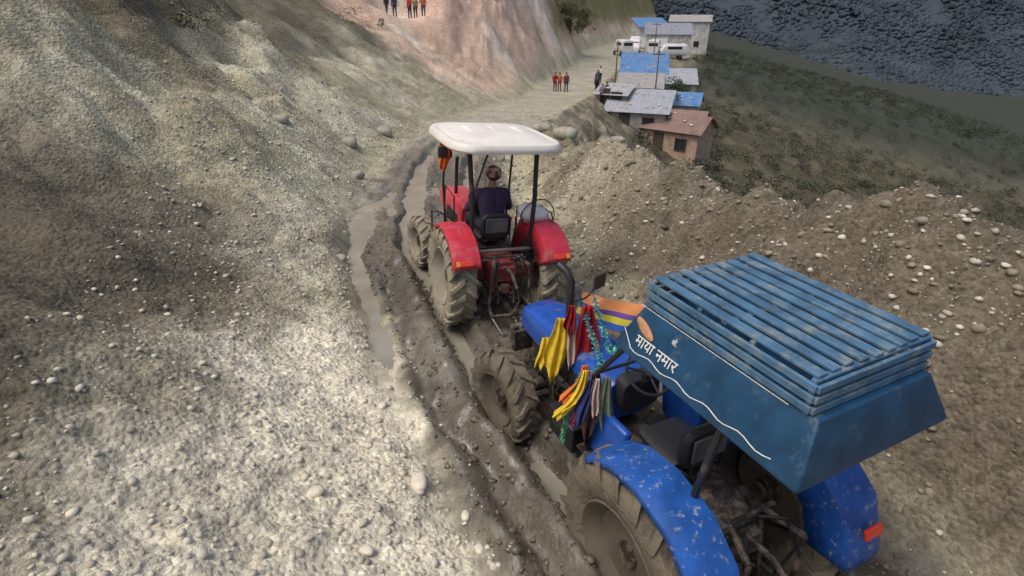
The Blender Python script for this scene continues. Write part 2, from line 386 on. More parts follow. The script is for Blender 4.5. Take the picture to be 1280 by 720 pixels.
def wheel(parent,name,loc,R,W,side,tyre_mat,lugs=20,steer=0,rim_mat=RIMR,cake=.022):
    hub=MB();hub.rev([(-.05,0),(-.05,.09),(.0,.11),(side*.07,.10),(side*.09,0)],24)
    for k in range(8):
        a=k*math.pi/4;hub.tube([(side*.03,.09*math.cos(a),.09*math.sin(a)),(side*.08,.085*math.cos(a),.085*math.sin(a))],.014,6)
    h=hub.obj('wheel',IRON,parent,loc=loc);h.rotation_euler=(rng.uniform(0,1),0,steer)
    t=MB();prof=[(-.36,.56),(-.44,.62),(-.5,.74),(-.5,.86),(-.44,.915),(-.22,.935),(0,.94),(.22,.935),(.44,.915),(.5,.86),(.5,.74),(.44,.62),(.36,.56)]
    t.rev([(x*W,r*R) for x,r in prof],96)
    for sd in(-1,1):
        for k in range(lugs):
            a0=2*math.pi*(k+(.5 if sd>0 else 0))/lugs
            secs=[]
            for (fx,top,da) in((.02,1.0,0),(.18,1.0,.10),(.36,.995,.2),(.49,.965,.28),(.53,.88,.33),(.52,.80,.35)):
                a=a0+da*.8;hw=.030*R/.7+.008
                bot=top-.09 if fx<.48 else top-.06
                row=[]
                for (da2,rad) in((-hw,bot),(-hw*.75,top),(hw*.75,top),(hw,bot)):
                    aa=a+da2/R*1.1
                    rad2=rad*R*(1+.012*rng.uniform(-1,1))
                    x=sd*fx*W
                    if fx>.48 and rad==bot: x=sd*.46*W
                    row.append((x,rad2*math.cos(aa),rad2*math.sin(aa)))
                secs.append(row)
            t.loft(secs)
    va=np.array(t.v);an=np.arctan2(va[:,2],va[:,1])
    k=1+cake*fbm(an*5+R*31,va[:,0]*9,3,200);va[:,1]*=k;va[:,2]*=k
    t.v=[tuple(q) for q in va]
    t.obj('tyre',tyre_mat,h)
    r=MB();o=side
    r.rev([(-o*.38*W,.575*R),(-o*.3*W,.54*R),(0,.50*R),(o*.30*W,.54*R),(o*.40*W,.585*R),(o*.42*W,.57*R),(o*.32*W,.52*R),(o*.1*W,.44*R),(o*.04*W,.30*R),(o*.10*W,.16*R),(o*.10*W,0.01)],48)
    r.obj('rim',rim_mat,h,solid=.008)
    return h
def fender(parent,paint,out,inner,zc,yc,R,P):
    P=[(yc+a*R/.72,zc+.10+b*R/.72) for a,b in P]
    Q=[]
    for i in range(len(P)-1):
        for k in range(3):
            t=k/3;Q.append((P[i][0]*(1-t)+P[i+1][0]*t,P[i][1]*(1-t)+P[i+1][1]*t))
    Q.append(P[-1])
    m=MB();cols=[]
    for (y,z) in Q:
        ny,nz=(yc-y),(zc-z);l=math.hypot(ny,nz)
        row=[(out,y+ny/l*.05,z+nz/l*.05),(out+(inner-out)*.02,y+ny/l*.008,z+nz/l*.008)]
        for k in range(1,7):
            f=.04+.92*k/6;row.append((out+(inner-out)*f,y-ny/l*.012*math.sin(f*3.14),z-nz/l*.012*math.sin(f*3.14)))
        row.append((inner,y+ny/l*.02,z+nz/l*.02))
        row.append((inner,y+ny/l*.32,z+nz/l*.32))
        cols.append(row)
    m.sheet(cols)
    return m.obj('fender',paint,parent,solid=.012)
FP_RED=[(.60,.10),(.52,.34),(.34,.54),(.10,.62),(-.18,.62),(-.42,.54),(-.60,.40),(-.66,.27)]
FP_BLUE=[(.50,.36),(.38,.50),(.18,.61),(-.10,.65),(-.40,.58),(-.62,.40),(-.72,.16),(-.76,.0)]
def tractor(name,loc,rot,paint,engpaint,tm_r,tm_f,RR,RF,wb,label,steer=0,rims=RIMR,fw=.66,cake=.022):
    T=empty(name,loc,rot,label=label,category='tractor')
    tw=.70
    for sd in(-1,1):
        wheel(T,'wheel',(sd*tw,0,RR),RR,.40,sd,tm_r,20,0,rims,cake)
        wheel(T,'wheel',(sd*fw,wb,RF),RF,.29,sd,tm_f,16,steer,rims,cake)
    b=MB();b.tube([(-.62,0,RR),(-.25,0,RR),(.25,0,RR),(.62,0,RR)],[.09,.13,.13,.09],14)
    b.loft([rr(0,RR+.02,.20,.25,-.32),rr(0,RR+.05,.24,.28,-.1),rr(0,RR+.02,.22,.26,.5),rr(0,RR,.17,.2,.95),rr(0,RR,.2,.22,1.2)])
    b.box((0,-.36,RR+.12),(.3,.1,.22));b.box((0,-.38,RR-.1),(.12,.14,.14))
    b.tube([(-.1,-.30,RR-.08),(-.1,-.5,RR-.08)],.03,10)
    b.obj('gearbox',engpaint,T,bevel=.015)
    e=MB();e.loft([rr(0,RR+.08,.2,.24,1.15),rr(0,RR+.1,.22,.26,1.3),rr(0,RR+.1,.22,.26,2.0),rr(0,RR+.08,.18,.24,wb+.25)])
    for k in range(4): e.tube([(-.20,1.35+k*.17,RR+.22),(-.31,1.38+k*.17,RR+.14),(-.30,1.38+k*.17,RR-.05),(-.2,1.38+k*.17,RR-.08)],.022,8)
    e.tube([(-.2,1.3,RR+.25),(-.27,1.35,RR+.25),(-.27,2.0,RR+.25),(-.2,2.05,RR+.25)],.045,10);e.tube([(-.2,1.5,RR-.02),(-.29,1.52,RR-.02),(-.29,1.68,RR-.02)],.06,12)
    e.box((.24,1.5,RR),(.18,.35,.22));e.tube([(.22,1.8,RR-.1),(.26,1.8,RR+.15)],.055,12)
    e.obj('engine',IRON,T,bevel=.01)
    a=MB();a.tube([(-.55,wb,RF),(-.3,wb,RF+.02),(.3,wb,RF+.02),(.55,wb,RF)],[.06,.075,.075,.06],12)
    a.box((0,wb,RF+.14),(.3,.4,.22));a.tube([(-.5,wb-.05,RF),(-.5,wb-.16,RF),(.5,wb-.16,RF),(.5,wb-.05,RF)],.02,8)
    a.obj('front_axle',IRON,T,bevel=.01)
    h0=RR+.28
    hd=MB();ys_=[1.02,1.1,1.5,2.0,wb+.2,wb+.42,wb+.5]
    hw=[.27,.285,.285,.275,.255,.235,.19];zt=[1.47,1.50,1.49,1.46,1.42,1.38,1.30]
    secs=[]
    for y,w2,z in zip(ys_,hw,zt):
        secs.append(rr(0,(z+h0)/2,w2,(z-h0)/2,y,28,4.2))
    hd.loft(secs);hd.obj('bonnet',paint,T,bevel=.006)
    g=MB()
    g.box((0,wb+.505,(1.25+h0)/2),(.30,.02,.26))
    for k in range(7): g.box((-.12+k*.04,wb+.52,(1.25+h0)/2),(.012,.02,.25))
    g.obj('grille',BLK,T)
    for sd in(-1,1):
        l=MB();l.rev([(0,.0),(.0,.055),(.03,.06),(.045,.05),(.05,0)],18)
        o=l.obj('headlight',pmat('lamp_glass',(.7,.7,.68),rough=.1,var=.05,bump=0),T,loc=(sd*.14,wb+.44,1.27));o.rotation_euler=(0,0,math.pi/2)
        v=MB();v.box((sd*.286,1.52,1.16),(.006,.64,.20))
        for k in range(6): v.box((sd*.289,1.25+k*.11,1.16),(.012,.05,.16),(.35,0,0))
        v.obj('bonnet_vent',BLK,T)
    f=MB();f.box((0,.75,.845),(.8,.1,.03));f.box((-.38,.75,.86),(.34,.6,.03));f.box((.38,.75,.86),(.34,.6,.03));f.box((-.5,1.0,.6),(.2,.25,.03));f.tube([(-.42,1.0,.86),(-.48,1.0,.6)],.015)
    f.box((0,.4,1.06),(.56,.5,.05));f.tube([(.2,.5,.86),(.2,.5,1.06)],.03);f.obj('floor_plate',IRON,T,bevel=.006)
    d=MB();d.loft([rr(0,1.36,.2,.16,.9,20),rr(0,1.38,.2,.16,1.04,20)]);d.tube([(0,.95,1.40),(0,.86,1.56)],.03,10)
    d.obj('dashboard',PLAST,T,bevel=.01)
    st=MB();ax=Vector((0,-.55,.83)).normalized();cx=Vector((0,.85,1.62));u=Vector((1,0,0));v2=ax.cross(u)
    st.tube([cx+(u*math.cos(t)+v2*math.sin(t))*.20 for t in [2*math.pi*k/32 for k in range(32)]],.014,8,closed=True)
    for k in range(3):
        t=k*2.094+.5;st.tube([cx,cx+(u*math.cos(t)+v2*math.sin(t))*.2],.010,6)
    st.tube([cx-ax*.06,cx+ax*.02],.04,12)
    st.obj('steering_wheel',PLAST,T)
    s=MB();s.loft([rr(0,1.20,.22,.05,.20,20,3),rr(0,1.21,.25,.06,.4,20,3),rr(0,1.20,.22,.05,.64,20,3)])
    s.loft([rr(0,1.42,.21,.17,.10,20,4),rr(0,1.42,.24,.20,.14,20,4),rr(0,1.40,.21,.17,.20,20,4)])
    s.tube([(-.15,.25,1.16),(-.15,.1,1.18),(-.15,.08,1.34)],.012);s.tube([(.15,.25,1.16),(.15,.1,1.18),(.15,.08,1.34)],.012)
    s.obj('seat',PLAST,T,bevel=.01)
    sb=MB();sb.box((0,.085,1.44),(.34,.02,.22));sb.obj('seat_back_panel',GREYV,T,bevel=.008)
    h=MB()
    for sd in(-1,1):
        h.tube([(sd*.22,-.1,RR-.22),(sd*.30,-.55,RR-.26),(sd*.34,-.85,RR-.30)],.026,8)
        h.tube([(sd*.16,-.32,RR+.38),(sd*.27,-.62,RR+.34)],.028,8)
        h.tube([(sd*.27,-.62,RR+.34),(sd*.31,-.62,RR-.24)],.020,8)
        h.tube([(sd*.15,-.36,RR+.30),(sd*.12,-.5,RR-.3)],.016,8)
    h.tube([(0,-.38,RR+.22),(0,-.62,RR+.24),(0,-.86,RR+.10)],.026,8)
    h.tube([(-.27,-.34,RR+.38),(.27,-.34,RR+.38)],.022,8)
    h.tube([(-.36,-.85,RR-.30),(.36,-.85,RR-.30)],.024,8)
    h.box((0,-.62,RR-.34),(.09,.6,.03));h.tube([(0,-.88,RR-.42),(0,-.88,RR-.22)],.02,8)
    h.tube([(-.3,-.5,RR-.3),(-.05,-.42,RR-.05)],.012,6);h.tube([(.3,-.5,RR-.3),(.05,-.42,RR-.05)],.012,6)
    h.tube([(0,-.86,RR+.10),(.06,-.84,RR-.1),(-.04,-.86,RR-.30)],.014,6)
    h.obj('hitch',IRON,T)
    hs=MB();hs.tube([(.1,-.30,RR+.3),(.2,-.5,RR+.42),(.26,-.6,RR+.2),(.18,-.55,RR-.1)],.014,6);hs.obj('hydraulic_hose',BLK,T)
    hs=MB();hs.tube([(-.1,-.30,RR+.3),(-.16,-.48,RR+.40),(-.22,-.58,RR+.15),(-.12,-.6,RR-.2)],.014,6);hs.obj('hydraulic_hose',BLK,T)
    return T
# ------------------------------------------------------------------ RED tractor
hd_r=math.radians(21);ROLL=math.radians(4.5);RL=(-.30,7.50,-.08)
RT=tractor('tractor',RL,(0,ROLL,hd_r),RED,REDD,RUB,RUB,.74,.47,2.15,
  'red tractor with white canopy, tilted in the muddy track',steer=.12)
for sd in(-1,1):
    fender(RT,RED,sd*.88,sd*.48,.74,0,.78,FP_RED)
    l=MB();l.box((0,0,0),(.17,.03,.075));o=l.obj('tail_light',TAIL,RT,bevel=.01,loc=(sd*.68,-.725,1.22));o.rotation_euler=(math.radians(-32),0,0)
    l2=MB();l2.box((0,0,0),(.06,.034,.07));o2=l2.obj('tail_light',AMB,RT,bevel=.006,loc=(sd*.81,-.725,1.22));o2.rotation_euler=(math.radians(-32),0,0)
TP=2.60
for sd in(-1,1):
    p=MB();p.tube([(sd*.46,-.12,1.0),(sd*.47,-.14,1.9),(sd*.50,.0,TP)],.034,12);p.box((sd*.46,-.12,1.02),(.14,.16,.08));p.obj('canopy_post',BLK,RT)
    tubeobj('canopy_post',[(sd*.50,1.05,.87),(sd*.56,1.10,1.8),(sd*.56,1.05,TP)],.018,BLK,RT,10)
p=MB()
p.tube([(-.50,0,TP-.02),(-.56,1.05,TP-.02),(.56,1.05,TP-.02),(.50,0,TP-.02)],.02,8,closed=True)
p.obj('canopy_rail',BLK,RT)
tubeobj('cross_bar',[(-.47,-.14,1.14),(.47,-.14,1.14)],.028,STEEL,RT)
tubeobj('cross_bar',[(-.47,-.16,1.0),(.47,-.16,1.0)],.02,STEEL,RT)
tubeobj('canopy_brace',[(-.47,-.14,1.95),(-.25,-.08,TP-.03)],.014,BLK,RT,6)
c_=MB()
def se(a,b,z,n=48,e=4.5,cy=.48):
    o=[]
    for k in range(n):
        t=2*math.pi*k/n;ca,sa=math.cos(t),math.sin(t)
        o.append((a*math.copysign(abs(ca)**(2/e),ca),cy+b*math.copysign(abs(sa)**(2/e),sa),z))
    return o
A,B=.83,.92
zc=TP-.0
secs=[se(A*.93,B*.94,zc),se(A*.98,B*.985,zc),se(A,B,zc+.025),se(A*.995,B*.995,zc+.07),se(A*.96,B*.965,zc+.11),se(A*.90,B*.91,zc+.122),se(A*.86,B*.87,zc+.110),se(A*.8,B*.82,zc+.13),se(A*.55,B*.6,zc+.165),se(A*.25,B*.3,zc+.182)]
c_.loft(secs)
for x in(-.36,0,.36): c_.loft([[(x-.06,-.15,zc+.112),(x+.06,-.15,zc+.112),(x+.03,-.15,zc+.134),(x-.03,-.15,zc+.134)],[(x-.06,.48,zc+.15),(x+.06,.48,zc+.15),(x+.03,.48,zc+.206),(x-.03,.48,zc+.206)],[(x-.06,1.12,zc+.112),(x+.06,1.12,zc+.112),(x+.03,1.12,zc+.134),(x-.03,1.12,zc+.134)]])
c_.obj('canopy',WHITE,RT)
l=MB();l.box((0,0,0),(.12,.08,.15));l.box((0,-.045,0),(.09,.02,.11));l.tube([(0,.03,.0),(.14,.08,.10)],.012)
l.obj('work_lamp',BLK,RT,bevel=.015,loc=(-.78,.35,TP-.13))
tubeobj('handrail',[(-.86,.58,1.22),(-.86,.60,1.55),(-.84,.15,1.66),(-.60,.1,1.50)],.012,BLK,RT)
tubeobj('handrail',[(-.52,.55,.87),(-.52,.6,1.75),(-.54,1.05,1.8),(-.54,1.08,.87)],.012,BLK,RT)
tubeobj('handrail',[(.52,.55,.87),(.52,.6,1.55)],.012,BLK,RT)
tubeobj('handrail',[(.86,.50,1.30),(.86,.45,1.60),(.84,.0,1.62),(.84,-.1,1.45)],.012,BLK,RT)
for k in range(2):
    lv=MB();x0=.3+.08*k;lv.tube([(x0,.3,1.08),(x0+.03,.36,1.42)],.010,8);lv.tube([(x0+.03,.36,1.42),(x0+.035,.365,1.47)],.02,8,1);lv.obj('lever',[BLK,TAIL],RT)
ex=MB();ex.tube([(-.16,1.75,1.45),(-.16,1.75,2.0),(-.16,1.72,2.1)],.03,12);ex.obj('exhaust_pipe',BLK,RT)
dz=MB();dz.box((0,-1.02,.25),(.5,.12,.02));dz.tube([(-.34,-.85,.42),(-.25,-1.05,.26),(.25,-1.05,.24),(.34,-.85,.42)],.016,8)
dz.obj('drawbar',STEEL,RT)
# ------------------------------------------------------------------ BLUE tractor
hd_b=math.radians(26)
BX,BY,BZ=1.54,3.05,-.18
BT=tractor('tractor',(BX,BY,BZ),(0,0,hd_b),BLUE,IRON,RUBW,RUBW,.76,.54,2.36,
  'blue tractor with navy slatted canopy stuck in wet mud',steer=.12,rims=RIMW,cake=.045)
for sd in(-1,1):
    fender(BT,BLUEC,sd*.86,sd*.48,.76,0,.80,FP_BLUE)
    l=MB();l.box((0,0,0),(.18,.03,.08));o=l.obj('tail_light',TAIL,BT,bevel=.01,loc=(sd*.68,-.83,1.15));o.rotation_euler=(math.radians(-20),0,0)
    sp=MB();sp.box((sd*.42,.80,1.12),(.08,.5,.44),(0,-sd*.15,0));sp.obj('side_panel',BLUE,BT,bevel=.03)
bt=MB();bt.box((-.42,1.35,.80),(.24,.42,.26));bt.box((-.42,1.35,.95),(.26,.44,.04));bt.obj('battery_box',BLK,BT,bevel=.015)
for k in range(6):
    y0=1.12+.17*k;tubeobj('engine_hose',[(-.24,y0,1.22),(-.38-.02*(k%3),y0+.06,1.0),(-.22,y0+.14,.78-.04*(k%2))],.014,BLK,BT,7)
tubeobj('engine_hose',[(-.30,1.1,1.22),(-.40,1.6,1.12),(-.34,2.2,1.0),(-.26,2.5,.8)],.018,BLK,BT)
fr=MB();fr.box((0,2.98,.80),(.5,.1,.28));fr.box((0,3.06,.66),(.34,.06,.12));fr.tube([(0,3.06,.64),(0,3.2,.62)],.03,10)
for k in range(5): fr.box((-.2+k*.1,3.03,.85),(.08,.1,.24))
fr.obj('front_weight',IRON,BT,bevel=.012)
exb=MB();exb.tube([(-.27,1.72,1.30),(-.27,1.72,1.75)],.05,14);exb.tube([(-.27,1.72,1.75),(-.27,1.72,2.16),(-.28,1.78,2.24),(-.31,1.88,2.28)],.038,12)
exb.obj('exhaust_pipe',BLK,BT)
mi=MB();mi.tube([(-.27,1.70,1.95),(-.16,1.62,2.02),(-.08,1.58,2.14)],.010,8);mi.box((-.06,1.57,2.19),(.15,.025,.14),(.1,0,.3));mi.obj('mirror',BLK,BT,bevel=.01)
cp=MB();z0=2.25;z1=z0+.34;xi=.46
def rect(x,yf,yb,z): return [(-x,yf,z),(x,yf,z),(x,yb,z),(-x,yb,z)]
cp.loft([rect(.60,.52,-.92,z0),rect(.62,.56,-.95,z0),rect(.625,.565,-.955,z0+.04),rect(xi,.47,-.86,z1),rect(.05,.3,-.6,z1+.02)])
cp.obj('canopy',NAVY,BT,bevel=.012)
for sd in(-1,1):
    tubeobj('canopy_post',[(sd*.50,.95,.87),(sd*.50,.90,1.75),(sd*.56,.50,z0+.01)],.022,BLK,BT)
    tubeobj('canopy_post',[(sd*.52,-.25,1.3),(sd*.54,-.4,z0+.01)],.026,BLK,BT)
tubeobj('cross_bar',[(-.5,.9,1.75),(.5,.9,1.75)],.014,BLK,BT)
rk=MB()
for k in range(9): rk.box((-.42+k*.105,-.18+rng.uniform(-.01,.01),z1+.215+rng.uniform(-.003,.003)),(.066,1.22,.02),(0,rng.uniform(-.03,.03),rng.uniform(-.006,.006)))
for y in(.42,-.18,-.78): rk.box((0,y,z1+.193),(.9,.04,.02))
for j in range(3):
    zz=z1+.03+.065*j
    for sd in(-1,1): rk.box((sd*(.472),-.18,zz),(.022,1.26,.042))
    rk.box((0,.456,zz),(.94,.022,.042));rk.box((0,-.816,zz),(.94,.022,.042))
for sd in(-1,1):
    for y in(.42,0,-.4,-.78): rk.box((sd*.452,y,z1+.09),(.03,.03,.22))
rk.obj('roof_rack',SLAT,BT,bevel=.004)
XA=Vector((0,-1,0));tl=Vector((.625-xi,0,z1-z0-.04)).normalized();nm=XA.cross(tl)
def panel(u,v,off=.004): return Vector((-.625,.565,z0+.04))+XA*u+tl*v+nm*off
MX3=Matrix((XA,tl,nm)).transposed()
ov=MB();ov.add([tuple(p) for p in IV2*np.array([.115,.036,.018])],[tuple(map(int,q)) for q in IF2])
WOOD=pmat('amber_wood',(.48,.24,.12),rough=.5,var=.25,scale=12)
o=ov.obj('marker_lamp',WOOD,BT);o.matrix_local=Matrix.Translation(panel(.20,.20,.010))@(MX3@Matrix.Rotation(-.35,3,'Z')).to_4x4()
WPT=pmat('white_lettering',(.68,.70,.68),rough=.6,var=.12,scale=20,bump=0,mud=.3,mudcol=(.2,.3,.36),mscale=30)
def text(body,u,v,size,parent):
    cu=bpy.data.curves.new('t','FONT');cu.body=body;cu.size=size;cu.extrude=.0015;cu.offset=.0005
    ob=bpy.data.objects.new('t',cu);COL.objects.link(ob);bpy.context.view_layer.update()
    me=bpy.data.meshes.new_from_object(ob.evaluated_get(bpy.context.evaluated_depsgraph_get()))
    bpy.data.objects.remove(ob);me.materials.clear();me.materials.append(WPT)
    o=bpy.data.objects.new('lettering',me);link(o,parent);o.matrix_local=Matrix.Translation(panel(u,v,.005))@MX3.to_4x4()
    return o
text('माया नमार',.17,.075,.105,BT);text('के.',.44,.22,.05,BT)
tr=MB()
def trimz(k): return .035+(.012*math.sin(k*1.1) if k>2 else .09-.03*k)
tr.tube([panel(.03+.045*k,trimz(k),.006) for k in range(30)],.0035,6);tr.obj('white_trim',WPT,BT)
tubeobj('white_trim',[panel(.06+.048*k,.325,.004) for k in range(26)],.003,WPT,BT,6)
# ------------------------------------------------------------------ cloths
def fabric(name,colr): return pmat(name,colr,rough=.85,var=.2,scale=10,bump=.3,bscale=200)
def cloth(M,top,width,drop,mat,label,folds=2.2,amp=.03,dirx=(.9,-.44,0),sway=(0,0,0),taper=.35,name='cloth'):
    m=MB();d=Vector(dirx).normalized();nrm=d.cross(Vector((0,0,1))).normalized();rows=[];ph=rng.uniform(0,6)
    nu,nv=26,26
    for j in range(nv+1):
        t=j/nv;row=[]
        wdt=width*(taper+(1-taper)*math.sin(min(1,t*1.25)*1.57)) * (1-.25*max(0,t-.7)/.3)
        for i in range(nu+1):
            u=i/nu-.5
            p=Vector(top)+d*(u*wdt+.02*math.sin(t*5+ph)*t)+nrm*(amp*(.3+t)*math.sin(u*folds*6.28+ph+t*2.2))+Vector(sway)*t*t+Vector((0,0,-drop*t*(1-.22*abs(u)*2*t+.08*math.sin(u*9+ph))))
            row.append(M@p)
        rows.append(row)
    m.sheet(rows)
    return m.obj(name,mat,None,solid=.004,label=label,category='cloth')
bpy.context.view_layer.update()
MB_=Matrix.Translation((BX,BY,BZ))@Matrix.Rotation(hd_b,4,'Z')
YEL=fabric('yellow_cloth',(.74,.52,.03));REDC=fabric('crimson_cloth',(.36,.010,.024));WHC=fabric('pale_pink_cloth',(.60,.44,.38));ORC=fabric('orange_cloth',(.72,.17,.03));GRC=fabric('grey_green_cloth',(.20,.25,.15));BRC=fabric('brown_cloth',(.15,.07,.055));NVC=fabric('navy_cloth',(.022,.030,.13))
fl='hung from the blue tractor exhaust'
cloth(MB_,(-.40,1.66,1.84),.22,.70,YEL,'bright yellow flag cloth '+fl,sway=(-.08,0,0))
cloth(MB_,(-.47,1.78,1.58),.17,.36,YEL,'folded yellow scarf '+fl,sway=(-.04,0,0),taper=.5)
cloth(MB_,(-.30,1.60,1.93),.13,.66,WHC,'pale pink scarf '+fl,sway=(-.02,0,0))
cloth(MB_,(-.19,1.54,1.98),.25,.80,REDC,'crimson flag cloth '+fl,sway=(.03,0,0))
cloth(MB_,(-.34,1.58,2.0),.12,.34,REDC,'small crimson rag '+fl,sway=(0,0,0))
fb='tied to the blue tractor canopy post'
cloth(MB_,(-.54,1.02,1.76),.12,.40,ORC,'short orange ribbon cloth '+fb,sway=(-.14,.05,0))
cloth(MB_,(-.56,.98,1.74),.11,.50,YEL,'narrow yellow ribbon cloth '+fb,sway=(-.20,.06,0))
cloth(MB_,(-.50,.92,1.74),.18,.74,BRC,'dark brown scarf '+fb,sway=(-.05,0,0))
cloth(MB_,(-.44,.84,1.72),.16,.70,GRC,'grey-green scarf '+fb,sway=(.02,-.02,0))
cloth(MB_,(-.56,.90,1.70),.13,.46,NVC,'navy blue scarf '+fb,sway=(-.10,0,0))
cloth(MB_,(-.52,.86,1.72),.10,.40,WHC,'pale pink ribbon '+fb,sway=(-.02,0,0))
def stripe_mat():
    m=bpy.data.materials.new('striped_cloth');m.use_nodes=True;nt=m.node_tree;b=nt.nodes['Principled BSDF'];L=nt.links.new
    tc=N(nt,'ShaderNodeTexCoord');sp=N(nt,'ShaderNodeSeparateXYZ');L(tc.outputs['UV'],sp.inputs[0])
    r=N(nt,'ShaderNodeValToRGB');r.color_ramp.interpolation='CONSTANT';L(sp.outputs[1],r.inputs[0])
    e=r.color_ramp.elements;e[0].position=0;e[0].color=(.68,.27,.10,1);e[1].position=.38;e[1].color=(.12,.06,.30,1)
    for ps,cc in((.56,(.56,.49,.04,1)),(.78,(.02,.11,.42,1))):
        q=e.new(ps);q.color=cc
    n=N(nt,'ShaderNodeTexNoise');n.inputs['Scale'].default_value=9;L(tc.outputs['Object'],n.inputs[0])
    mr=N(nt,'ShaderNodeMapRange');mr.inputs[3].default_value=.75;mr.inputs[4].default_value=1.2;L(n.outputs['Fac'],mr.inputs[0])
    vm=N(nt,'ShaderNodeVectorMath',operation='SCALE');L(r.outputs[0],vm.inputs[0]);L(mr.outputs[0],vm.inputs[3]);L(vm.outputs[0],b.inputs['Base Color']);b.inputs['Roughness'].default_value=.8
    return m
m=MB();rows=[];nu,nv=30,12
for j in range(nv+1):
    row=[]
    for i in range(nu+1):
        t=i/nu;v=j/nv
        p=Vector((-.08,1.80,1.98))*(1-t)+Vector((.58,.72,2.24))*t
        p+=Vector((0.0,0,-.09*math.sin(math.pi*t)))+Vector((-.10,0,-.27))*v+Vector((.014*math.sin(t*22+v*3),0,.0))
        row.append(MB_@p)
    rows.append(row)
m.sheet(rows);o=m.obj('banner',stripe_mat(),None,label='orange purple and yellow striped banner over the blue bonnet',category='banner')
uv=o.data.uv_layers.new(name='UV')
for lp in o.data.loops:
    i=lp.vertex_index;uv.data[lp.index].uv=((i%(nu+1))/nu,(i//(nu+1))/nv)
def garland(pts,mat,label,r=.03,dens=260):
    m=MB();pts=[MB_@Vector(p) for p in pts]
    seg=[(pts[i+1]-pts[i]).length for i in range(len(pts)-1)];tot=sum(seg)
    def at(s):
        for i,l in enumerate(seg):
            if s<=l: return pts[i].lerp(pts[i+1],s/l)
            s-=l
        return pts[-1]
    cps=[at(tot*k/24) for k in range(25)]
    m.tube(cps,.003,5)
    for k in range(int(dens*tot)):
        p=at(rng.uniform(0,tot));d=Vector((rng.gauss(0,1),rng.gauss(0,1),rng.gauss(0,1))).normalized()
        e=d.orthogonal().normalized()*.003;q=p+d*r*rng.uniform(.5,1.2)
        m.add([p-e,p+e,q+e,q-e],[(0,1,2,3)])
    return m.obj('garland',mat,None,smooth=False,label=label,category='garland')
TEAL=pmat('teal_tinsel',(.06,.27,.28),rough=.35,metal=.3,var=.7,scale=40,bump=0);GRN=pmat('green_tinsel',(.08,.32,.15),rough=.35,metal=.3,var=.7,scale=40,bump=0);PNK=pmat('pink_tinsel',(.48,.08,.22),rough=.35,metal=.3,var=.7,scale=40,bump=0)
garland([(-.10,1.60,2.05),(-.15,1.35,1.84),(-.25,1.1,1.80),(-.45,.75,2.0),(-.58,.56,2.22)],TEAL,'teal tinsel garland strung from mirror to canopy',.036,520)
garland([(-.2,1.66,2.0),(-.22,1.4,1.75),(-.35,1.05,1.70),(-.52,.93,1.74)],TEAL,'second teal tinsel garland looped beside the exhaust',.036,520)
garland([(-.56,1.02,1.70),(-.66,1.05,1.4),(-.70,1.06,.95)],GRN,'green tinsel tassel hanging from the canopy post',.030,620)
garland([(-.50,.98,1.72),(-.62,1.0,1.45),(-.65,1.0,1.15)],PNK,'pink tinsel tassel hanging from the canopy post',.024,520)
MR_=Matrix.Translation(RL)@Euler((0,ROLL,hd_r)).to_matrix().to_4x4()
cloth(MR_,(-.58,1.02,2.50),.17,.50,ORC,'orange-red flag hanging from the red tractor canopy frame',dirx=(1,.1,0),amp=.02,taper=.8)
cloth(MR_,(-.50,1.05,2.54),.10,.36,REDC,'small crimson flag hanging from the canopy frame',dirx=(1,.1,0),amp=.02,taper=.8)
ch=MB();P0=MR_@Vector((0,-.88,.40));P1=MB_@Vector((0,3.2,.62))
nL=26
for k in range(nL):
    t=(k+.5)/nL;p=P0.lerp(P1,t)+Vector((0,0,-.05*math.sin(math.pi*t)));d=(P1-P0).normalized()
    a=d.orthogonal().normalized();b=d.cross(a)
    if k%2: a,b=b,a
    L_=(P1-P0).length/nL*.72
    ch.tube([p+d*L_*math.cos(q)+a*.018*math.sin(q) for q in [2*math.pi*i/10 for i in range(10)]],.006,5,closed=True)
ch.obj('tow_chain',STEEL,None,label='steel tow chain linking the two tractors',category='chain')
sk=MB();secs=[]
for i in range(13):
    t=i/12;x=-.30+.60*t;r=.19*(math.sin(math.pi*(.06+.88*t))**.5)
    secs.append([(x,r*1.1*math.cos(a)*(1+.10*math.sin(5*a+i)),r*.9*math.sin(a)*(1+.09*math.cos(4*a+i*1.3))) for a in [2*math.pi*k/20 for k in range(20)]])
sk.loft(secs)
sack=sk.obj('sack',pmat('white_woven_sack',(.86,.84,.82),rough=.8,var=.08,scale=8,mud=.12,mudcol=(.60,.16,.18),bump=.4,bscale=60,mscale=9),None,sub=1,label='white woven sack with red print on the tractor fender',category='sack')
sack.matrix_world=MR_@Matrix.Translation((.62,.16,1.56))@Euler((0,.45,.35)).to_matrix().to_4x4()
cc=MB();cc.tube([MR_@Vector((.62+.27*math.cos(a),.02+.05*math.sin(a*2),1.62+.22*math.sin(a))) for a in [2*math.pi*k/36 for k in range(36)]],.009,6,closed=True)
cc.obj('cable_coil',BLK,None,label='loop of thin black cable lying over the sack',category='cable')
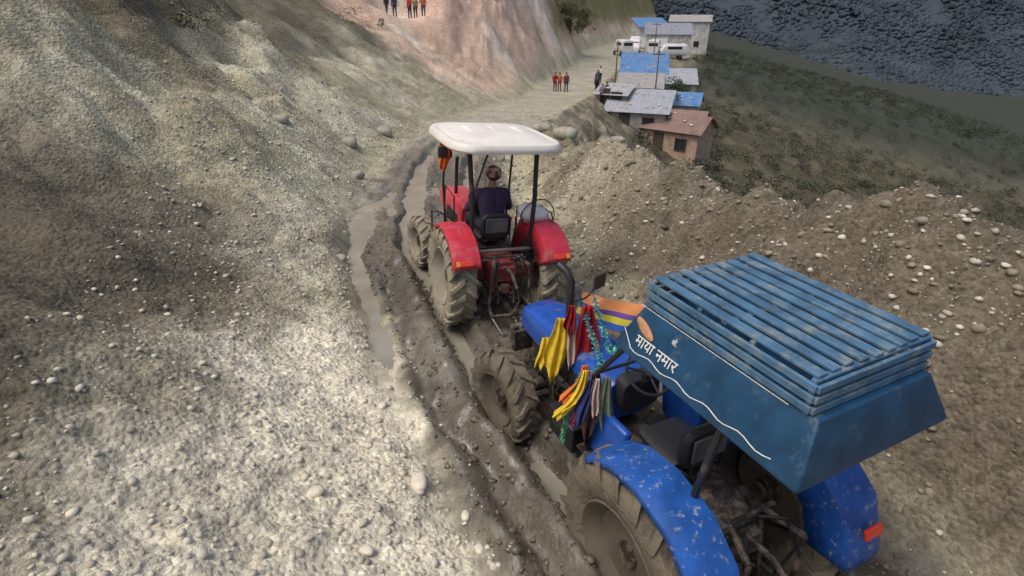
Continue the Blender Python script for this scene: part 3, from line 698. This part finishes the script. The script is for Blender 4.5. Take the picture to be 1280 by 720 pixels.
# ------------------------------------------------------------------ people
def caps_mesh(caps,vox):
    bm=bmesh.new()
    for a,b,ra,rb in caps:
        a=Vector(a);b=Vector(b);d=b-a;L_=d.length
        if L_<1e-5: bmesh.ops.create_icosphere(bm,subdivisions=3,radius=ra,matrix=Matrix.Translation(a));continue
        for p,r in((a,ra),(b,rb)): bmesh.ops.create_icosphere(bm,subdivisions=3 if r>.03 else 2,radius=r,matrix=Matrix.Translation(p))
        q=d.to_track_quat('Z','Y').to_matrix().to_4x4()
        bmesh.ops.create_cone(bm,cap_ends=True,segments=20,radius1=ra,radius2=rb,depth=L_,matrix=Matrix.Translation((a+b)/2)@q)
    me=bpy.data.meshes.new('c');bm.to_mesh(me);bm.free()
    o=bpy.data.objects.new('c',me);COL.objects.link(o)
    r=o.modifiers.new('r','REMESH');r.mode='VOXEL';r.voxel_size=vox
    s=o.modifiers.new('s','SMOOTH');s.factor=.5;s.iterations=3
    bpy.context.view_layer.update()
    m2=bpy.data.meshes.new_from_object(o.evaluated_get(bpy.context.evaluated_depsgraph_get()))
    bpy.data.objects.remove(o);m2.shade_smooth();return m2
def person(loc,yaw,J,mats,label,vox=.016,cap=None,M=None,group=None,scale=1,hair=True,bulk=1):
    caps=[];ids=[]
    def c(a,b,ra,rb,i):
        if i==1: ra*=bulk;rb*=bulk
        caps.append((a,b,ra,rb));ids.append(i)
    pel,che,nek,hed=[Vector(J[k]) for k in('pelvis','chest','neck','head')]
    c(pel+Vector((-.07,0,0)),pel+Vector((.07,0,0)),.115,.115,2)
    wst=pel.lerp(che,.45)
    c(pel,wst,.13,.125,1);c(wst+Vector((-.04,0,0)),che+Vector((-.075,0,0)),.12,.125,1);c(wst+Vector((.04,0,0)),che+Vector((.075,0,0)),.12,.125,1)
    for sd in('l','r'):
        sh,el,wr=[Vector(J[k+sd]) for k in('sh','el','wr')]
        c(che.lerp(nek,.4),sh,.095,.07,1);c(sh,el,.066,.052,1);c(el,wr.lerp(el,.06),.050,.036,1)
        hp,kn,an=[Vector(J[k+sd]) for k in('hp','kn','an')]
        c(hp,kn,.095,.065,2);c(kn,an,.064,.045,2)
        fw=Vector(J.get('foot',(0,1,0)));c(an+Vector((0,0,-.03)),an+fw*.15+Vector((0,0,-.045)),.045,.035,3)
        hd=(wr-el).normalized()
        s=1 if sd=='r' else -1
        side=hd.cross(Vector((0,0,1)));side=side.normalized() if side.length>.2 else Vector((0,1,0))
        pn=side.cross(hd).normalized()
        for k in(-1,0,1): c(wr+side*k*.012,wr+hd*.075+side*k*.024,.017,.014,0)
        for k,ln in enumerate((.068,.078,.074,.058)):
            b0=wr+hd*.085+side*(-.03+.02*k);b1=b0+hd*ln*.5-pn*.012;b2=b1+(hd*.5-pn*.8).normalized()*ln*.5
            c(b0,b1,.0095,.0088,0);c(b1,b2,.0088,.0075,0)
        t0=wr+hd*.03-side*.028*s*(1);t1=t0+(hd*.6-side*s).normalized()*.04;t2=t1+(hd-side*s*.3-pn*.4).normalized()*.03
        c(t0,t1,.011,.010,0);c(t1,t2,.010,.008,0)
    c(che.lerp(nek,.7),nek+(hed-nek)*.35,.062,.055,0)
    up=(hed-nek).normalized();fwd=Vector(J.get('face',(0,1,0))).normalized();rt=fwd.cross(up).normalized()
    c(hed+up*.02-fwd*.012,hed+up*.02+fwd*.01,.092,.088,0);c(hed-up*.03+fwd*.02,hed-up*.075+fwd*.045,.068,.045,0)
    c(hed+fwd*.092+up*.01,hed+fwd*.112-up*.02,.010,.014,0)
    for k in(-1,1): c(hed+rt*k*.088+up*.01,hed+rt*k*.092-up*.02,.018,.014,0)
    me=caps_mesh(caps,vox)
    for m in mats: me.materials.append(m)
    A_=np.array([tuple(q[0]) for q in caps]);B_=np.array([tuple(q[1]) for q in caps]);ra=np.array([q[2] for q in caps]);rb=np.array([q[3] for q in caps]);ids=np.array(ids)
    ct=np.zeros(len(me.polygons)*3);me.polygons.foreach_get('center',ct);ct=ct.reshape(-1,3)
    D=B_-A_;LL=(D**2).sum(1)+1e-9
    t=np.clip(((ct[:,None,:]-A_[None])*D[None]).sum(2)/LL,0,1)
    dd=np.linalg.norm(ct[:,None,:]-(A_[None]+t[...,None]*D[None]),axis=2)-(ra+(rb-ra)*t)
    me.polygons.foreach_set('material_index',ids[dd.argmin(1)].astype(np.int32))
    o=bpy.data.objects.new('person',me);link(o,label=label,category='person')
    if group:o['group']=group
    o.matrix_world=M if M else Matrix.Translation(loc)@Matrix.Rotation(yaw,4,'Z')@Matrix.Scale(scale,4)
    def shell(name,mat,rad,cut,off):
        bm=bmesh.new();bmesh.ops.create_uvsphere(bm,u_segments=24,v_segments=16,radius=1)
        Rm=Matrix((rt,fwd,up)).transposed()
        for q in bm.verts:
            p=q.co.copy();k=1+.03*math.sin(p.x*17+p.z*11)
            q.co=Rm@Vector((p.x*rad*k,p.y*rad*1.07*k,p.z*rad*k))+hed+up*.025-fwd*off
        dl_=[q for q in bm.verts if (q.co-hed).dot(up)<cut+ .5*(q.co-hed).dot(fwd)]
        bmesh.ops.delete(bm,geom=dl_,context='VERTS')
        m_=bpy.data.meshes.new(name);bm.to_mesh(m_);bm.free();m_.shade_smooth();m_.materials.append(mat)
        h=bpy.data.objects.new(name,m_);link(h,o);s_=h.modifiers.new('s','SOLIDIFY');s_.thickness=.012
    if hair: shell('hair',pmat('black_hair',(.015,.012,.01),rough=.6,var=.3,bump=.5,bscale=90),.099,-.035,.018)
    if cap: shell('knit_cap',cap,.110,.015,.010)
    for k in(-1,1):
        p=hed+fwd*.088+rt*k*.033+up*.008
        MB().add([tuple(p+Vector(q)*.011) for q in IV],[tuple(map(int,q)) for q in IF]).obj('eye',pmat('eye_dark',(.02,.015,.01),rough=.2,var=.1,bump=0),o)
    return o
SK=pmat('skin',(.32,.175,.11),rough=.55,var=.12,scale=14,bump=.1)
SHO=pmat('dark_shoe',(.03,.027,.025),rough=.6)
def clo(n,cc): return pmat(n,cc,rough=.9,var=.22,scale=9,bump=.4,bscale=70)
sit=dict(pelvis=(0,0,0),chest=(0,.05,.36),neck=(0,.08,.50),head=(.02,.11,.665),shl=(-.19,.07,.42),shr=(.19,.07,.42),ell=(-.30,.18,.20),elr=(.30,.18,.20),wrl=(-.18,.40,.24),wrr=(.18,.40,.24),
 hpl=(-.1,.02,-.02),hpr=(.1,.02,-.02),knl=(-.19,.44,.0),knr=(.19,.44,.0),anl=(-.24,.52,-.36),anr=(.24,.52,-.36),face=(.25,1,-.08))
def knit():
    m=bpy.data.materials.new('patterned_knit');m.use_nodes=True;nt=m.node_tree;b=nt.nodes['Principled BSDF'];L=nt.links.new
    tc=N(nt,'ShaderNodeTexCoord')
    n=N(nt,'ShaderNodeTexNoise');n.inputs['Scale'].default_value=11;n.inputs['Detail'].default_value=1;L(tc.outputs['Object'],n.inputs[0])
    r=N(nt,'ShaderNodeValToRGB');r.color_ramp.interpolation='CONSTANT';L(n.outputs['Fac'],r.inputs[0])
    e=r.color_ramp.elements;e[0].color=(.16,.05,.055,1);e[0].position=0;e[1].color=(.42,.26,.21,1);e[1].position=.46
    q=e.new(.60);q.color=(.62,.52,.44,1)
    L(r.outputs[0],b.inputs['Base Color']);b.inputs['Roughness'].default_value=.9;return m
drv=person((0,0,0),0,sit,[SK,clo('plum_jacket',(.050,.032,.080)),clo('dark_trousers',(.03,.03,.04)),SHO],'person in plum jacket and knit cap driving the tractor',vox=.011,cap=knit(),M=MR_@Matrix.Translation((.03,.38,1.36))@Matrix.Scale(1.1,4),bulk=1.12)
def stand(k):
    r=random.Random(k);a=r.uniform(-.05,.1);hand=r.random()
    J=dict(pelvis=(0,0,.92),chest=(0,.01,1.27),neck=(0,.0,1.42),head=(0,.02,1.565),shl=(-.17,0,1.36),shr=(.17,0,1.36),
     hpl=(-.09,0,.9),hpr=(.09,0,.9),knl=(-.11,.03+a,.49),knr=(.11,.03-a,.49),anl=(-.12,a,.085),anr=(.12,-a,.085),
     ell=(-.25,-.02,1.10),elr=(.25,-.02,1.10),wrl=(-.24,.08,.87),wrr=(.24,.08,.87),face=(r.uniform(-.4,.4),1,-.1))
    if hand>.6: J['elr']=(.27,.02,1.12);J['wrr']=(.13,.15,1.0)
    if hand<.3: J['ell']=(-.27,.02,1.12);J['wrl']=(-.12,.16,1.05)
    return J
PC={'red':(.38,.03,.03),'maroon':(.20,.03,.04),'orange':(.50,.17,.06),'navy':(.03,.04,.10),'black':(.03,.03,.03),'grey':(.22,.22,.22),'white':(.62,.60,.56),'blue':(.05,.12,.32),'khaki':(.28,.23,.14)}
folk=[(-10.3,50.3,'black','navy'),(-9.6,50.0,'navy','black'),(-8.4,50.2,'red','navy'),(-7.9,49.9,'khaki','black'),(-7.3,50.3,'orange','blue'),
 (3.9,52.4,'red','maroon'),(4.35,52.8,'orange','red'),(4.9,52.2,'maroon','black'),
 (7.2,49.0,'black','navy'),(7.6,51.5,'navy','black'),(7.3,46.5,'grey','black'),(8.1,54.5,'black','black'),(7.9,48.0,'navy','grey'),(8.8,58,'white','navy'),(8.3,50.5,'black','navy')]
for i,(x,y,t_,b_) in enumerate(folk):
    where='on the slope crest' if i<5 else ('on the dirt road' if i<8 else 'at the road edge')
    person((x,y,gz(x,y)-.01),rng.uniform(2.4,3.8),stand(i+2),[SK,clo(t_+'_top',PC[t_]),clo(b_+'_trousers',tuple(.8*q for q in PC[b_])),SHO],
      'person in %s top and %s trousers %s'%(t_,b_,where),vox=.02,group='onlookers along the hill road',scale=rng.uniform(.95,1.03))
# ------------------------------------------------------------------ houses
def house(x,y,yaw,L_,W_,h,rise,wallc,roofc,lab,roofname,lean=False,z=None,flat=False):
    zz=(gz(x,y) if z is None else z)-.25
    Hs=empty('house',(x,y,zz),(0,0,yaw),label=lab,category='house')
    wm=pmat('wall_'+lab[:14],wallc,rough=.9,var=.25,scale=2.5,mud=.3,mudcol=tuple(.5*q for q in wallc),bump=.3,bscale=12,mscale=1.2)
    w=MB();w.box((0,0,h/2-1.5),(L_,W_,h+3))
    if lean: w.add([(-L_/2,-W_/2,h),(-L_/2,W_/2,h),(-L_/2,W_/2,h+rise),(L_/2,-W_/2,h),(L_/2,W_/2,h),(L_/2,W_/2,h+rise)],[(0,1,2),(3,5,4),(1,4,5,2)])
    elif not flat:
        for sx in(-1,1): w.add([(sx*L_/2,-W_/2,h),(sx*L_/2,W_/2,h),(sx*L_/2,0,h+rise)],[(0,1,2)])
    w.obj('wall',wm,Hs,smooth=False)
    rm=pmat(roofname,roofc,rough=.5,var=.25,scale=1.5,mud=.4,mudcol=(.24,.18,.14),bump=0,mscale=1.5)
    r=MB();ov=.3;nx=int((L_+2*ov)/.05)
    def sht(y0,z0,y1,z1):
        rows=[]
        for j in range(2):
            t=j;rows.append([(-L_/2-ov+(L_+2*ov)*i/nx,y0+(y1-y0)*t,z0+(z1-z0)*t+.018*math.sin(i*1.57)) for i in range(nx+1)])
        r.sheet(rows)
    if lean:
        k=rise/W_;sht(-W_/2-ov,h+.04-k*ov,W_/2+ov,h+rise+.04+k*ov)
    else:
        k=rise/(W_/2) if not flat else .08
        tp=h+(rise if not flat else .15)+.04
        sht(-W_/2-ov,tp-k*(W_/2+ov),0,tp);sht(W_/2+ov,tp-k*(W_/2+ov),0,tp)
    r.obj('roof',rm,Hs,solid=.01,smooth=False)
    dk=pmat('dark_wood',(.07,.05,.04),rough=.8)
    gl=pmat('dark_window',(.03,.035,.04),rough=.15,bump=0)
    d=MB();d.box((-L_*.18,-W_/2-.03,1.0+.2),(.85,.05,1.9));d.obj('door',dk,Hs,bevel=.01)
    xx=L_*.22
    g=MB();g.box((xx,-W_/2-.02,1.45),(.8,.03,.8));wn=g.obj('window',gl,Hs)
    g=MB()
    for dx,dz,sx,sz in((-.43,0,.06,.92),(.43,0,.06,.92),(0,.43,.8,.06),(0,-.43,.8,.06),(0,0,.04,.8)): g.box((xx+dx,-W_/2-.045,1.45+dz),(sx,.05,sz))
    g.obj('frame',dk,wn)
    g=MB();g.box((-L_/2-.02,0,1.45),(.03,.8,.7));g.obj('window',gl,Hs)
    for k in range(4):
        s_=MB();px_,py_=rng.uniform(-L_*.4,L_*.4),-W_*rng.uniform(.15,.35)
        if lean: pz=h+rise*(py_+W_/2)/W_+.1
        else: pz=h+(rise if not flat else .15)-abs(py_)*(rise/(W_/2) if not flat else .08)+.1
        s_.add([tuple(q*np.array([.14,.1,.07])) for q in IV2],[tuple(map(int,q)) for q in IF2]);s_.obj('roof_stone',pmat('stone',(.4,.4,.35)),Hs,loc=(px_,py_,pz))
    return Hs
house(10.2,45.5,-.35,4.6,3.4,2.3,1.1,(.36,.35,.33),(.38,.41,.46),'tin-roofed grey shed built below the road','grey_tin_roof',lean=True)
house(8.4,47.2,-.45,2.4,2.0,1.7,.5,(.36,.34,.30),(.42,.43,.44),'small lean-to shed with pale tin roof','pale_tin_roof',lean=True)
house(12.0,54.0,-.25,3.8,3.2,2.8,.8,(.60,.57,.50),(.38,.37,.36),'whitewashed stone house with low tin roof','dull_tin_roof',lean=True)
house(13.9,61.5,-.2,4.4,3.8,3.0,1.5,(.40,.39,.39),(.09,.24,.50),'house roofed with bright blue sheeting','blue_sheet_roof',lean=True)
house(12.9,43.3,-.7,4.6,3.0,2.5,.9,(.46,.33,.24),(.23,.15,.125),'brick house with rusty brown tin roof','rusty_tin_roof')
house(15.4,51,-.5,4,3,2.5,.9,(.40,.36,.31),(.27,.17,.15),'mud-walled house with rust-red roof','rust_red_roof')
house(16.8,58,-.4,4.4,3.2,2.6,.9,(.50,.44,.36),(.09,.24,.50),'ochre house with blue sheet roof','blue_sheet_roof')
house(19.5,70,-.2,5,4,3,1.2,(.52,.50,.46),(.48,.48,.50),'grey roadside house with tin roof','grey_tin_roof',lean=True)
house(25.5,98,-.2,7,5,3.2,1.4,(.6,.58,.54),(.28,.31,.38),'long white roadside house with slate-blue roof','slate_blue_roof',lean=True)
house(33,112,-.3,7,5,5.2,1,(.55,.54,.52),(.50,.48,.46),'two-storey pale house beside the far road','dull_tin_roof')
house(27.5,120,.1,6,5,3.5,1.4,(.5,.5,.5),(.14,.28,.52),'roadside house with faded blue roof','blue_sheet_roof',lean=True)
# ------------------------------------------------------------------ far vehicles
def van(x,y,yaw,L_,Ht,paint,lab,truck=False):
    T=empty('parked_van' if not truck else 'parked_truck',(x,y,gz(x,y)),(0,0,yaw),label=lab,category='van' if not truck else 'truck',group='vehicles parked by the far road')
    b=MB();w=.85
    if truck:
        b.loft([rr(0,1.45,w,.85,L_/2,20,6),rr(0,1.45,w,.9,L_/2-.15,20,6),rr(0,1.45,w,.9,L_/2-1.5,20,6)]);b.box((0,-.7,1.45),(1.8,L_-1.9,1.4));b.box((0,-.1,.65),(1.2,L_-.4,.4))
    else:
        b.loft([rr(0,.75,w*.9,.3,L_/2,20,5),rr(0,.85,w,.42,L_/2-.15,20,5),rr(0,.95,w,.5,L_/2-.7,20,5),rr(0,.5+Ht/2,w,Ht/2-.1,L_/2-1.3,20,5),rr(0,.5+Ht/2,w,Ht/2-.1,-L_/2+.3,20,5),rr(0,.45+Ht/2,w*.95,Ht/2-.15,-L_/2,20,5)])
    b.obj('body',paint,T)
    zz=.35+Ht*.72 if not truck else 1.75;GM=pmat('dark_window',(.03,.035,.04))
    def win(cn,dm,rt=None): MB().box(cn,dm,rt).obj('window',GM,T,bevel=.02)
    if truck: win((0,L_/2+.01,zz),(1.4,.03,.6));win((0,L_/2-.7,zz),(1.73,.8,.5))
    else:
        win((0,-.5,zz),(w*2+.02,L_-2.4,.42));win((0,L_/2-.96,zz-.05),(1.35,.05,.42),(-.5,0,0));win((0,-L_/2-.01,zz),(1.3,.03,.42))
    for sx in(-1,1):
        for sy in(-1,1):
            q=MB();q.rev([(-.1,0),(-.1,.3),(-.08,.34),(.08,.34),(.1,.3),(.1,0)],20);q.obj('wheel',PLAST,T,loc=(sx*.78,sy*L_*.32,.34))
        h_=MB();h_.box((sx*.6,L_/2+.01,.8),(.25,.04,.16));h_.obj('headlight',pmat('lamp_glass',(.7,.7,.7)),T)
WV=pmat('white_van_paint',(.72,.72,.72),rough=.3,var=.04,mud=.08,bump=0)
for (x,y,yaw,tr_) in((16.8,90,.15,0),(19.2,93,2.9,0),(21.3,89,-.3,0),(22.5,97,1.2,1),(24.6,92,1.5,0)):
    van(x,y,yaw,4.6 if not tr_ else 6.2,1.9,WV,'white van parked by the far dirt road' if not tr_ else 'white cargo truck parked by the far dirt road',tr_)
for (x,y,h) in((8.9,50,5),(11.6,47.5,3),(12.4,49.8,6.5),(18,75,7)):
    q=MB();q.tube([(0,0,-.3),(.02,0,h*.5),(0,.03,h)],[.07,.06,.045],8)
    if h>5.5: q.box((0,0.03,h-.25),(1.0,.08,.08))
    o=q.obj('pole',pmat('pole_wood',(.16,.12,.09),rough=.9),None,label='thin wooden pole beside the road huts',category='pole');o.location=(x,y,gz(x,y))
# ------------------------------------------------------------------ trees / scrub
def leafmesh(name,cl,n,size,mat,parent):
    C_=np.array([c[0] for c in cl]);R_=np.array([c[1] for c in cl])
    idx=nr.randint(0,len(cl),n);d=nr.normal(size=(n,3));d/=np.linalg.norm(d,axis=1)[:,None]
    p=C_[idx]+d*(R_[idx]*nr.uniform(.35,1,n)**.6)[:,None]*np.array([1,1,.7])
    a=nr.normal(size=(n,3));a/=np.linalg.norm(a,axis=1)[:,None];b=np.cross(a,nr.normal(size=(n,3)));b/=np.linalg.norm(b,axis=1)[:,None]
    s=size*nr.uniform(.6,1.3,n)[:,None]
    v=np.stack([p-a*s,p+b*s*.5,p+a*s,p-b*s*.5],1).reshape(-1,3);f=np.arange(4*n).reshape(n,4)
    me=tri_mesh(name,v,f);me.materials.append(mat);return link(bpy.data.objects.new(name,me),parent)
BARK=pmat('bark',(.10,.075,.055),rough=.95,bump=.6,bscale=25)
LF=[pmat('leaf_green',(.055,.085,.03),rough=.8,var=.6,scale=1.6,bump=0),pmat('leaf_olive',(.10,.10,.04),rough=.8,var=.5,scale=1.6,bump=0)]
def tree(x,y,h,cr,k,lab,n=5000):
    T=empty('tree',(x,y,gz(x,y)-.1),label=lab,category='tree')
    t=MB();t.tube([(0,0,0),(.05*h*.3,0,h*.3),(-.02*h,.02*h,h*.6),(0,0,h*.85)],[h*.03,h*.024,h*.015,h*.005],9)
    cl=[((0,0,h*.85),cr*.5)]
    r=random.Random(k)
    for i in range(13):
        a=i*2.4+r.random();zz=h*r.uniform(.22,.72);l=cr*r.uniform(.4,1)
        e=(l*math.cos(a),l*math.sin(a),zz+h*r.uniform(.05,.2))
        t.tube([(0,0,zz),(e[0]*.5,e[1]*.5,(zz+e[2])/2+.05*h),e],[h*.012,h*.009,h*.004],6);cl.append((e,cr*r.uniform(.3,.5)))
    t.obj('trunk',BARK,T);leafmesh('crown',cl,n,.035*h**.7,LF[k%2],T)
tree(4.8,83,6,2.8,0,'leafy tree standing on top of the cut hillside')
tree(8.5,88,5,2.5,1,'olive tree on the grassy hillside')
tree(15.2,57.0,3,1.6,2,'green tree growing between the village houses')
tree(14.8,47.6,3.0,1.6,4,'bushy green tree beside the rusty roofed house')
tree(17.8,64,4,2.3,6,'green tree behind the blue-roofed house')
def scrub(name,n,xr_,yr_,cond,size,mat,lab,per=70,rad=8):
    x=nr.uniform(*xr_,n);y=nr.uniform(*yr_,n);k=cond(x,y);x,y=x[k],y[k];z=H(x,y)
    cl=[((a,b,c_+size*2),size*rad*nr.uniform(.5,1.2)) for a,b,c_ in zip(x,y,z)]
    o=leafmesh(name,cl,len(cl)*per,size,mat,None);o['kind']='stuff';o['label']=lab;o['category']='bushes'
scrub('dry_scrub',1100,(-30,22),(60,120),lambda x,y:((cen(y)-x-wid(y))>1.5)&(fbm(x*.08,y*.08,3,84)+.25+(y-66)*.03>.1),.10,pmat('dry_leaf',(.19,.18,.08),rough=.9,var=.45,scale=.8,bump=0),'dry olive scrub over the grassy hilltop')
scrub('valley_bushes',3400,(6,100),(14,150),lambda x,y:(x-np.maximum(3.5+(9-y)*.32,cen(y)+wid(y)+.5))>5.5+2*vn(x*.3,y*.3,8),.11,pmat('valley_leaf',(.050,.058,.034),rough=.9,var=.6,scale=.3,bump=0),'dark green thicket over the valley slope',60,9)
scrub('slope_bushes',260,(-40,-9),(9,45),lambda x,y:vn(x*.2,y*.2,19)>-.1,.06,LF[1],'low bushes scattered on the upper slope')
# ------------------------------------------------------------------ light & camera
W=bpy.data.worlds.new('World');S.world=W;W.use_nodes=True;nt=W.node_tree
sky=N(nt,'ShaderNodeTexSky',sky_type='NISHITA');sky.sun_disc=False
el,az=math.radians(62),math.radians(-115)
sky.sun_elevation=el;sky.sun_rotation=az;sky.air_density=1.0;sky.dust_density=5;sky.ozone_density=.5
bg=nt.nodes['Background'];nt.links.new(sky.outputs[0],bg.inputs[0]);bg.inputs[1].default_value=.14
sd=bpy.data.lights.new('sun','SUN');sd.energy=1.35;sd.angle=math.radians(30);sd.color=(1,.94,.85)
so=bpy.data.objects.new('sun',sd);COL.objects.link(so)
dv=Vector((math.sin(az)*math.cos(el),math.cos(az)*math.cos(el),math.sin(el)))
so.rotation_euler=dv.to_track_quat('Z','Y').to_euler()
cd=bpy.data.cameras.new('camera');cd.sensor_width=36;cd.lens=36*680/1280;cd.clip_end=3000;cd.clip_start=.05
co=bpy.data.objects.new('camera',cd);COL.objects.link(co);co.location=(0,0,4.2);co.rotation_euler=(math.radians(90-27),0,0)
S.camera=co
S.view_settings.view_transform='Standard';S.view_settings.look='None';S.view_settings.exposure=0
